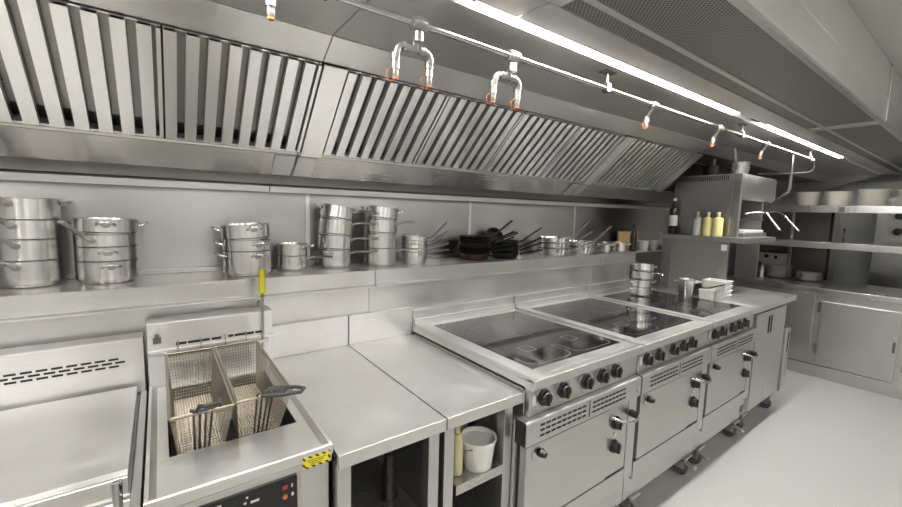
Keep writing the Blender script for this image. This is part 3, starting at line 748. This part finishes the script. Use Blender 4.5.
# nested small saucepans with a spray of handles; and frying pans
def make_skillet(name, cat, rb, rt, h, mat, handle, hmat, th=.0022, hw=.0105):
    prof = [(0, 0), (rb - .004, 0), (rb, .003), (rt, h - .002), (rt + .003, h), (rt - th, h), (rb - th, .003 + th), (rb - .006, th + .001), (0, th + .001)]
    root = bpy.data.objects.new(name, None); COL.objects.link(root); root['_org'] = (0, 0, 0); root['category'] = cat
    G().lathe(prof, seg=40).build('pan_body', mat, root, smooth=35)
    g = G(); long_handle(g, rt + .002, h - .012, *handle, w=hw); g.build('handle', hmat, root, smooth=50)
    return root
def skillets(name, cat, base, rb, rt, h, step, handles, mats, hmat, what, where, group, tilt=None, ofs=None):
    n = len(handles)
    for i in range(n):
        root = make_skillet(name, cat, rb, rt, h, mats[i % len(mats)], handles[i], hmat)
        o = ofs[i] if ofs else (0, 0)
        root.location = (base[0] + o[0], base[1] + o[1], base[2] + .0005 + i * step)
        if tilt and tilt[i]: root.rotation_euler = tilt[i]
        root['_org'] = tuple(root.location)
        nm = (ORD[n][i] if n in ORD else ['bottom', 'second from bottom', 'third from bottom', 'third from top', 'second from top', 'top'][i])
        root['label'] = '%s %s %s' % (nm, what, where); root['group'] = group
skillets('small_saucepan', 'saucepan', (1.160, 1.945, ZS), .064, .077, .068, .022,
         [(D(-20), D(6), .12), (D(-42), D(20), .12), (D(-12), D(22), .12), (D(-34), D(34), .12), (D(-22), D(46), .14)], ['pot'], 'galv',
         'small steel saucepan of the nested five', 'left of the black pans', 'nested small saucepans on the shelf')
skillets('frying_pan', 'frying pan', (1.600, 1.945, ZS), .082, .100, .042, .0215,
         [(D(-62), D(6), .15), (D(-50), D(10), .15), (D(-70), D(16), .15), (D(-42), D(22), .15), (D(-56), D(28), .16), (D(-12), D(36), .20)], ['rust', 'iron', 'iron'], 'iron',
         'black iron frying pan in the left black pile', 'on the shelf', 'black iron frying pans on the shelf')
skillets('frying_pan', 'frying pan', (1.842, 1.925, ZS), .078, .096, .042, .024,
         [(D(-48), D(12), .15), (D(-35), D(20), .16), (D(-60), D(26), .16), (D(-25), D(30), .18)], ['iron'], 'iron',
         'black frying pan in the right, smaller black pile', 'on the shelf', 'black iron frying pans on the shelf',
         [None, (0, 0, 0), (0, D(-2), 0), (D(-2), D(-3), 0)])
# one black pan leaning on edge behind the right pile
pn = make_skillet('frying_pan', 'frying pan', .074, .092, .040, 'iron', (D(14), D(8), .13), 'iron')
pn.location = (1.845, 2.072, 1.3605); pn.rotation_euler = (D(80), 0, 0); pn['_org'] = tuple(pn.location)
pn['label'] = 'black frying pan standing on edge against the wall behind the right black pile'; pn['group'] = 'black iron frying pans on the shelf'
skillets('saute_pan', 'saute pan', (2.325, 1.922, ZS), .104, .118, .052, .039,
         [(D(-40), D(22), .18), (D(-32), D(32), .19), (D(-24), D(44), .20)], ['pot'], 'galv',
         'shallow steel saute pan in the pile of three', 'right of the black pans', 'steel saute pans on the shelf')
skillets('saute_pan', 'saute pan', (2.628, 1.915, ZS), .098, .112, .054, .040,
         [(D(-30), D(16), .16), (D(-10), D(34), .24)], ['pot'], 'galv',
         'shallow steel saute pan of the pair', 'right of the pile of three', 'steel saute pans on the shelf')
for (x, y, r, v, lab) in ((2.862, 1.842, .036, .078, 'tiny steel pot on the shelf just right of the last saute pans'), (3.078, 1.850, .052, .074, 'small steel pot on the shelf just left of the dark sauce bottle')):
    p = make_pot('small_pot', 'pot', r, v, .008, 'pot', [('ear', D(-60)), ('ear', D(120))]); p.location = (x, y, ZS + .0005); p['_org'] = tuple(p.location)
    p['label'] = lab
# wooden board, dark bottle, tubs at the end of the shelf
solo(G().box(3.36, 3.69, 2.03, 2.055, ZS + .001, ZS + .155), 'chopping_board', 'wood', (3.5, 2.04, ZS), 'pale wooden board standing against the wall behind the dark bottle', 'chopping board', bevel=.004)
def make_bottle(name, label, cat, loc, r, h, mat, neck=.012, capmat='black', capn='cap', shoulder=.62, neckh=None, labelmat=None, lz=None, group=None):
    t = thing(name, label, cat, loc, group)
    s = shoulder * h
    pr = [(0, 0), (r - .003, 0), (r, .003), (r, s)] + [(neck + (r - neck) * math.cos(a), s + (h * .78 - s) * math.sin(a)) for a in (PI / 8, PI / 4, 3 * PI / 8, PI / 2)] + [(neck, h * .93), (0, h * .93)]
    G().lathe(pr, loc, 26).build('bottle_body', mat, t, smooth=40)
    G().lathe([(0, h * .9302), (neck * 1.12, h * .9302), (neck * 1.05, h), (0, h)], loc, 18).build(capn, capmat, t, smooth=40)
    if labelmat:
        G().lathe([(r + .0002, lz[0]), (r + .0008, lz[0]), (r + .0008, lz[1]), (r + .0002, lz[1])], loc, 26).build('paper_label', labelmat, t, smooth=40)
    return t
make_bottle('sauce_bottle', 'small dark sauce bottle on the shelf in front of the wooden board', 'bottle', (3.290, 1.86, ZS + .0005), .027, .225, 'darkwood', .011, 'bottle', 'cap', .55)
def tub(name, label, cat, loc, r0, r1, h, mat, group=None, fill=None, handle=False):
    t = thing(name, label, cat, loc, group)
    G().lathe([(0, 0), (r0, 0), (r1, h - .012), (r1 + .004, h - .010), (r1 + .004, h), (r1 - .002, h), (r0 - .002, .003), (0, .003)], loc, 30).build('tub_body', mat, t, smooth=40)
    if fill:
        f = .86; rr = r0 + (r1 - r0) * f - .003
        G().lathe([(0, h * f - .004), (rr, h * f - .004), (rr, h * f), (0, h * f + .003)], loc, 28).build('contents', fill, t, smooth=40)
    if handle:
        G().tube([Vector(loc) + Vector((math.cos(a) * (r1 + .0065), math.sin(a) * (r1 + .0065) , h - .016 - .035 * abs(math.sin((a - .6)) if 0 < a - .6 < PI else 0))) for a in [.6 + PI * k / 14 for k in range(15)]], .0018, 6).build('bail_handle', 'chrome', t, smooth=50)
    return t
tub('plastic_tub', 'white plastic tub on the shelf, right of the dark sauce bottle', 'tub', (3.436, 1.85, ZS + .0005), .040, .048, .085, 'white')
tub('plastic_tub', 'grey lidless tub at the very end of the shelf by the grill stand', 'tub', (3.617, 1.85, ZS + .0005), .030, .036, .085, 'clear')

# pots on the third hob
stack('saucepan', 'saucepan', (3.02, 1.615, .9518), .075, [.060, .056, .056, .052], .008,
      [[('ear', D(-40)), ('ear', D(140))], [('ear', D(-36)), ('ear', D(144))], [('long', D(-44), D(-8), .075)], [('ear', D(-30)), ('ear', D(150))]],
      'pot', 'small steel saucepan in the stack', 'standing on the third hob', 'saucepans stacked on the third hob',
      [None, None, (.003, 0, 0, D(3)), (.005, 0, 0, D(7))])
cup = solo(G().lathe([(0, 0), (.038, 0), (.040, .003), (.060, .140), (.065, .144), (.065, .147), (.058, .147), (.037, .006), (0, .006)], (3.215, 1.372, .9518), 34), 'steel_beaker', 'pot', (3.215, 1.372, .9518), 'tall tapered steel beaker standing on the back of the third hob', 'beaker', smooth=40)

# gastronorm trays beside the hob
def tray(x0, x1, y0, y1, z, h, mat, label, grp, name='food_tray', t=.003, rim=.008):
    g = G()
    def rect(a, zz): return [g.bm.verts.new((x, y, zz)) for x, y in ((x0 + a, y0 + a), (x1 - a, y0 + a), (x1 - a, y1 - a), (x0 + a, y1 - a))]
    R = [rect(.009, z), rect(.004, z + h - .008), rect(-rim * .2, z + h - .006), rect(-rim * .2, z + h), rect(.009, z + h), rect(.012, z + .004)]
    for a, b in zip(R, R[1:]):
        for k in range(4): g.bm.faces.new((a[k], a[(k + 1) % 4], b[(k + 1) % 4], b[k]))
    g.bm.faces.new(R[0][::-1]); g.bm.faces.new(R[-1])
    return solo(g, name, mat, ((x0 + x1) / 2, (y0 + y1) / 2, z), label, 'food tray', grp, bevel=.003)
for k in range(4):
    tray(3.385, 3.530, 1.17, 1.335, .9526 + k * .0345, .033, 'white', '%s white food tray in the stack beside the steel beaker' % ORD[4][k], 'white food trays stacked on the end cupboard')
tray(3.36, 3.530, 1.375, 1.52, .9526, .095, 'steel', 'deep steel food container behind the steel beaker, under the lid', None, 'food_container')
solo(G().box(3.352, 3.538, 1.366, 1.530, 1.0490, 1.0535).box(3.41, 3.48, 1.44, 1.46, 1.0535, 1.064), 'container_lid', 'white', (3.45, 1.45, 1.049), 'flat pale lid on the deep container behind the white trays', 'lid', bevel=.002)
tray(3.27, 3.36, 1.22, 1.31, .9526, .075, 'white', 'small white container between the steel beaker and the white trays', None, 'food_container')
ld = solo(G().bar([(3.30, 1.30, 1.034), (3.315, 1.25, 1.040), (3.34, 1.20, 1.062), (3.355, 1.165, 1.076)], .009, .005, 8), 'utensil_handle', 'iron', (3.3, 1.30, 1.03), 'black utensil lying across the small white container', 'utensil', smooth=50)

# ------------------------------------------------------------------ gantry (grill stand)
ga = thing('grill_stand', 'steel partition stand with a top shelf carrying the grill, behind the third hob', 'stand', (3.6, 1.4, .95))
G().box(3.546, 3.578, 1.654, 1.738, .953, 1.3765).build('post', 'stand', ga, bevel=.002)
G().box(3.546, 3.578, 1.235, 1.288, .953, 1.3765).build('post', 'stand', ga, bevel=.002)
G().box(3.563, 3.575, 1.2885, 1.6535, .953, 1.3765).build('back_board', 'stand', ga, bevel=.001)
G().prism([(3.50, 1.417), (3.50, 1.379), (3.512, 1.377), (4.22, 1.377), (4.22, 1.417)], 'Y', 1.125, 1.744).build('top_shelf', 'stand', ga, bevel=.002)
G().box(3.50, 3.512, 1.712, 1.744, 1.4175, 1.438).build('shelf_lip', 'stand', ga, bevel=.001)
G().box(4.18, 4.21, 1.66, 1.738, .953, 1.3765).build('post', 'stand', ga, bevel=.002)
G().box(3.5415, 3.5455, 1.242, 1.281, 1.312, 1.360).build('note_holder', 'paper', ga)
# ------------------------------------------------------------------ salamander grill
sa = thing('salamander_grill', 'tall box shaped grill on the stand, with two long white handled racks', 'grill', (4.05, 1.47, 1.4178))
G().box(3.646, 3.684, 1.221, 1.717, 1.4178, 1.912).build('side_panel', 'grill', sa, bevel=.003)
g = G()
for k in range(26): g.box(3.6440, 3.6465, 1.310 + k * .0150, 1.3175 + k * .0150, 1.862, 1.899)
g.build('side_vents', 'dark', sa)
G().box(3.6442, 3.6462, 1.278, 1.2815, 1.422, 1.908).build('side_seam', 'chrome', sa)
G().box(3.685, 4.44, 1.221, 1.717, 1.710, 1.912).build('heating_head', 'stand', sa, bevel=.003)
G().box(3.685, 4.42, 1.59, 1.717, 1.4178, 1.7095).build('back_column', 'iron', sa, bevel=.002)
G().box(3.685, 4.20, 1.19, 1.589, 1.4178, 1.449).build('base', 'stand', sa, bevel=.002)
G().box(3.73, 4.165, 1.203, 1.56, 1.4495, 1.472).build('drip_tray', 'white', sa, bevel=.004)
G().box(4.175, 4.197, 1.23, 1.58, 1.4495, 1.7095).build('side_panel', 'stand', sa, bevel=.002)
g = G()
for k in range(14): g.tube([(3.70 + k * .035, 1.21, 1.56), (3.70 + k * .035, 1.58, 1.56)], .003, 6)
g.tube([(3.687, 1.21, 1.555), (4.172, 1.21, 1.555)], .005, 6).tube([(3.687, 1.57, 1.555), (4.172, 1.57, 1.555)], .005, 6)
rk = g.build('grill_rack', 'chrome', sa, smooth=50)
G().tube([(3.73, 1.208, 1.602), (3.82, 1.166, 1.615), (3.91, 1.124, 1.615)], .006, 8).build('rack_arm', 'chrome', rk, smooth=50)
G().tube([(3.975, 1.203, 1.602), (4.22, 1.145, 1.629), (4.345, 1.134, 1.615), (4.39, 1.124, 1.59)], .005, 8).build('rack_arm', 'chrome', rk, smooth=50)
for a, b in (((3.91, 1.124, 1.615), (3.85, 1.012, 1.486)), ((4.39, 1.124, 1.59), (4.335, 1.012, 1.476))):
    a, b = Vector(a), Vector(b)
    h_ = G().bar([a.lerp(b, .22), a.lerp(b, .30), b, b + (b - a) * .03], .0080, .0075, 10).build('rack_handle', 'rackgrip', rk, smooth=50)
    G().tube([a, a.lerp(b, .219)], .008, 8).build('handle_ferrule', 'chrome', rk, smooth=50)
# pans on top of the grill
p = make_skillet('frying_pan', 'frying pan', .062, .072, .080, 'iron', (D(205), D(40), .085), 'galv'); p.location = (3.745, 1.475, 1.9127)
p['_org'] = tuple(p.location); p['label'] = 'dark deep pan on top of the grill, its grey handle sticking up'
for i, hd in enumerate(((D(190), D(30), .04), (D(185), D(60), .14))):
    p = make_skillet('saute_pan', 'saute pan', .066, .077, .058, 'pot', hd, 'galv', hw=.012); p.location = (3.80, 1.306, 1.9127 + i * .040); p['_org'] = tuple(p.location)
    p['label'] = ['lower bright steel pan of the pair on top of the grill', 'upper bright steel pan of the pair on top of the grill, handle pointing up'][i]; p['group'] = 'steel pans on top of the grill'
# bottles on the stand
make_bottle('wine_bottle', 'dark wine bottle with a white label on the grill stand', 'bottle', (3.604, 1.690, 1.4177), .033, .302, 'bottle', .0125, 'foil', 'capsule', .60, labelmat='paper', lz=(.07, .16))
make_bottle('squeeze_bottle', 'white squeeze bottle beside the two yellow ones on the stand', 'squeeze bottle', (3.567, 1.482, 1.4177), .0355, .192, 'clear', .012, 'white', 'nozzle', .70, group='squeeze bottles on the grill stand')
make_bottle('squeeze_bottle', 'yellow squeeze bottle in the middle of the three on the stand', 'squeeze bottle', (3.570, 1.404, 1.4177), .0355, .192, 'oil', .012, 'white', 'nozzle', .70, group='squeeze bottles on the grill stand')
make_bottle('squeeze_bottle', 'yellow squeeze bottle nearest the grill front, right one of the three', 'squeeze bottle', (3.570, 1.329, 1.4177), .0355, .192, 'oil', .012, 'white', 'nozzle', .70, group='squeeze bottles on the grill stand')

# ------------------------------------------------------------------ things under the worktables
bk = tub('plastic_bucket', 'white plastic bucket with white contents on the shelf beneath the worktable', 'bucket', (.914, 1.056, .6355), .052, .064, .110, 'white', fill='white', handle=True)
tub('plastic_tub', 'cloudy tub half hidden behind the white bucket under the worktable', 'tub', (.940, 1.235, .6355), .050, .056, .128, 'clear')
make_bottle('oil_bottle', 'pale yellow oil bottle left of the white bucket under the worktable', 'bottle', (.818, 1.058, .6355), .0235, .195, 'paleoil', .011, 'white', 'cap', .66)
make_bottle('sauce_bottle', 'cloudy white bottle deep under the worktable behind the oil bottle', 'bottle', (.815, 1.33, .6355), .03, .18, 'clear', .012, 'white', 'cap', .68)
pm = thing('pepper_mill', 'tall dark wooden pepper mill on the shelf under the worktable by the fryer', 'pepper mill', (.604, 1.155, .5755))
G().lathe([(0, 0), (.028, 0), (.029, .01), (.026, .03), (.027, .05), (.024, .06), (.027, .07), (.024, .08), (.027, .09), (.024, .10), (.022, .12), (.018, .15), (.022, .165), (0, .166)], (.604, 1.155, .5755), 24).build('mill_body', 'darkwood', pm, smooth=50)
G().lathe([(0, .1665), (.020, .1665), (.024, .18), (.022, .20), (.012, .212), (0, .214)], (.604, 1.155, .5755), 24).build('mill_head', 'darkwood', pm, smooth=50)
G().lathe([(0, .2142), (.006, .2142), (.007, .222), (0, .228)], (.604, 1.155, .5755), 12).build('mill_nut', 'chrome', pm, smooth=50)

# ------------------------------------------------------------------ pass counter at the far end
pc = thing('pass_counter', 'long steel counter with hinged cupboard doors across the far end of the kitchen', 'counter', (5.66, .5, 0))
YA, YB = -1.6, 1.82
G().box(5.30, 6.04, YA, YB, .121, .852).build('carcass', 'front', pc, bevel=.002)
G().box(5.272, 6.04, YA, YB, .0, .120).build('plinth', 'front', pc, bevel=.002)
G().prism([(5.27, .898), (5.27, .852), (6.06, .852), (6.06, .900), (5.278, .900)], 'Y', YA, YB).build('worktop', 'steel', pc, bevel=.002)
for (a, b) in ((1.04, 1.80), ):
    G().box(5.278, 5.2995, a, b, .130, .845).build('fixed_panel', 'front', pc, bevel=.002)
for i, (a, b) in enumerate(((.452, .985), (-.16, .39), (-.75, -.20), (-1.35, -.79))):
    dd = G().box(5.274, 5.2995, a, b, .132, .772).build('door', 'front', pc, bevel=.003)
    for z in (.24, .66): G().box(5.270, 5.288, b + .002, b + .022, z, z + .10).build('hinge', 'chrome', dd, bevel=.002)
    G().box(5.268, 5.274, a + .012, a + .03, .40, .50).build('latch', 'darksteel', dd, bevel=.001)
G().box(5.290, 5.2995, .986, 1.039, .130, .845).build('stile', 'front', pc)
# splash panel and shelves above the counter
G().box(6.045, 6.06, 1.135, YB, .9005, 1.66).build('splash_panel', 'darksteel', pc, bevel=.001)
G().box(6.02, 6.06, 1.112, 1.134, .9005, 1.66).build('corner_post', 'black', pc, bevel=.001)
for y in (1.44,): G().box(5.985, 6.01, y, y + .025, .9005, 1.655).build('shelf_post', 'steel', pc, bevel=.002)
G().box(5.90, 5.93, -1.2, -1.17, .9005, 1.655).build('shelf_post', 'steel', pc, bevel=.002)
def pass_shelf(z0, z1, xb, name):
    G().prism([(5.27, z0), (5.27, z1 - .004), (5.275, z1), (5.29, z1), (5.29, z1 - .012), (xb, z1 - .012), (xb, z1 - .02), (5.30, z1 - .02), (5.30, z0 + .012), (5.282, z0)], 'Y', YA, 1.72).build(name, 'steel', pc, bevel=.001)
pass_shelf(1.645, 1.712, 6.0, 'upper_shelf'); pass_shelf(1.292, 1.356, 5.86, 'lower_shelf')
G().box(5.262, 5.2695, .905, .945, 1.650, 1.702).build('shelf_joint', 'darksteel', pc)
# counter side panel near the grill stand
G().box(5.275, 5.95, 1.74, 1.755, .9005, 1.29).build('side_board', 'front', pc, bevel=.001)
G().box(5.275, 5.29, 1.545, 1.7395, .9005, 1.29).build('end_board', 'front', pc, bevel=.002)
# small machine with a round knob left of the board
mc = thing('small_machine', 'small dark countertop machine with a round knob, behind the grill stand', 'kitchen machine', (5.23, 1.78, .9005))
mc.location = (5.6, 1.66, .9005); mc['_org'] = tuple(mc.location)
G().box(5.45, 5.60, 1.60, 1.73, .9007, 1.08).build('housing', 'black', mc, bevel=.004)
G().lathe([(0, 0), (.03, 0), (.026, .02), (0, .022)], (5.4498, 1.66, 1.0), 18, '-X').build('knob', 'galv', mc, smooth=40)
# boxed device with two black windows
dv = thing('control_box', 'pale box with two small black windows standing behind the plates on the counter', 'control box', (5.97, 1.61, .9005))
G().box(5.95, 6.03, 1.47, 1.735, .9007, 1.165).build('housing', 'white', dv, bevel=.004)
G().box(5.9475, 5.951, 1.64, 1.68, 1.105, 1.14).build('window', 'black', dv, bevel=.001)
G().box(5.9475, 5.951, 1.555, 1.585, 1.098, 1.135).build('window', 'black', dv, bevel=.001)
make_bottle('condiment_bottle', 'small white bottle beside the plates on the counter, next to the board', 'bottle', (5.62, 1.600, .9007), .025, .13, 'white', .012, 'white', 'cap', .7)

# plates
def make_plate(r, name='dinner_plate'):
    prof = [(0, 0), (r * .58, 0), (r * .60, .003), (r * .98, .0155), (r, .0175), (r * .985, .0178), (r * .60, .0062), (0, .0055)]
    o = G().lathe(prof, seg=40).build(name, 'china', None, smooth=40); return o
def plate_stack(x, y, z, r, n, label, group, step=.0150):
    p0 = make_plate(r)
    for i in range(n):
        o = p0 if i == 0 else p0.copy()
        if i: COL.objects.link(o)
        o.location = (x + random.uniform(-.003, .003), y + random.uniform(-.003, .003), z + .0006 + i * step); o['_org'] = tuple(o.location)
        tag(o, label, 'plate', group)
zu = 1.700
plate_stack(5.47, 1.235, zu, .108, 10, 'white plate in the leftmost plate stack on the upper pass shelf', 'plates in the leftmost upper stack')
plate_stack(5.47, 1.000, zu, .112, 10, 'white plate in the second plate stack from the left on the upper pass shelf', 'plates in the second upper stack')
plate_stack(5.47, .745, zu, .120, 11, 'white plate in the wide third plate stack on the upper pass shelf', 'plates in the third upper stack')
plate_stack(5.47, .503, zu, .115, 11, 'white plate in the upper shelf stack cut by the right picture edge', 'plates in the rightmost upper stack')
plate_stack(5.78, 1.495, .9005, .130, 9, 'white plate in the taller stack on the counter top by the control box', 'plates in the taller counter stack')
plate_stack(5.80, 1.215, .9005, .112, 6, 'white plate in the lower stack on the counter top, next to the taller stack', 'plates in the lower counter stack')

# tall oven beyond the counter at the right
ov = thing('wall_oven', 'tall pale grey oven with black knobs behind the counter at the right edge', 'oven', (7.0, .3, 0))
G().box(6.89, 7.13, -.3, .90, .0005, 1.85).build('housing', 'stand', ov, bevel=.004)
G().box(6.876, 6.889, .42, .790, 1.34, 1.78).build('control_panel', 'white', ov, bevel=.002)
for z in (1.46, 1.64): G().lathe([(0, 0), (.042, 0), (.036, .03), (0, .032)], (6.8755, .715, z), 18, '-X').build('knob', 'black', ov, smooth=40)
G().box(6.876, 6.889, -.25, .40, .9, 1.78).build('oven_door', 'darksteel', ov, bevel=.003)

# ------------------------------------------------------------------ light panels added over the aisle, out of view, to brighten the room
for i, (x, y) in enumerate(((-1.3, -1.0), (.6, -1.0), (2.5, -1.0), (-1.3, -2.3), (.6, -2.3), (2.5, -2.3), (4.7, -1.2))):
    t = thing('fill_light', 'square fill light panel added over the aisle, outside the picture', 'light', (x, y, 2.43), 'fill light panels added over the aisle')
    G().box(x - .31, x + .31, y - .31, y + .31, 2.424, 2.4315).build('light_frame', 'white', t)
    G().box(x - .29, x + .29, y - .29, y + .29, 2.36, 2.4235).build('diffuser', 'fill_panel', t)

# ------------------------------------------------------------------ world, camera, view
w = bpy.data.worlds.new('room_air'); SC.world = w; w.use_nodes = True
w.node_tree.nodes['Background'].inputs[0].default_value = (.9, .9, .88, 1); w.node_tree.nodes['Background'].inputs[1].default_value = .05
yaw, pitch, roll = [math.radians(a) for a in (36.0886, 5.9894, -1.498)]
f = Vector((math.sin(yaw) * math.cos(pitch), math.cos(yaw) * math.cos(pitch), -math.sin(pitch)))
r = Vector((math.cos(yaw), -math.sin(yaw), 0)); dn = f.cross(r)
r2 = r * math.cos(roll) + dn * math.sin(roll); d2 = -r * math.sin(roll) + dn * math.cos(roll)
cam = bpy.data.cameras.new('camera'); co = bpy.data.objects.new('camera', cam); COL.objects.link(co)
mt = Matrix((( r2.x, -d2.x, -f.x, 0), (r2.y, -d2.y, -f.y, 0), (r2.z, -d2.z, -f.z, 1.56), (0, 0, 0, 1)))
co.matrix_world = mt
cam.sensor_width = 36; cam.sensor_fit = 'HORIZONTAL'; cam.lens = 36 * 400.67 / 902; cam.clip_start = .02
SC.camera = co
for o in bpy.data.objects:
    if '_org' in o: del o['_org']
vs = SC.view_settings
SC.display_settings.display_device = 'sRGB'
vs.view_transform = 'Standard'; vs.look = 'None'; vs.exposure = 1.08; vs.gamma = 1; vs.use_curve_mapping = False
SC.cycles.use_denoising = True
SC.cycles.blur_glossy = 2.0; SC.cycles.sample_clamp_indirect = 6
SC.cycles.caustics_reflective = False
SC.cycles.max_bounces = 10; SC.cycles.glossy_bounces = 6; SC.cycles.diffuse_bounces = 4
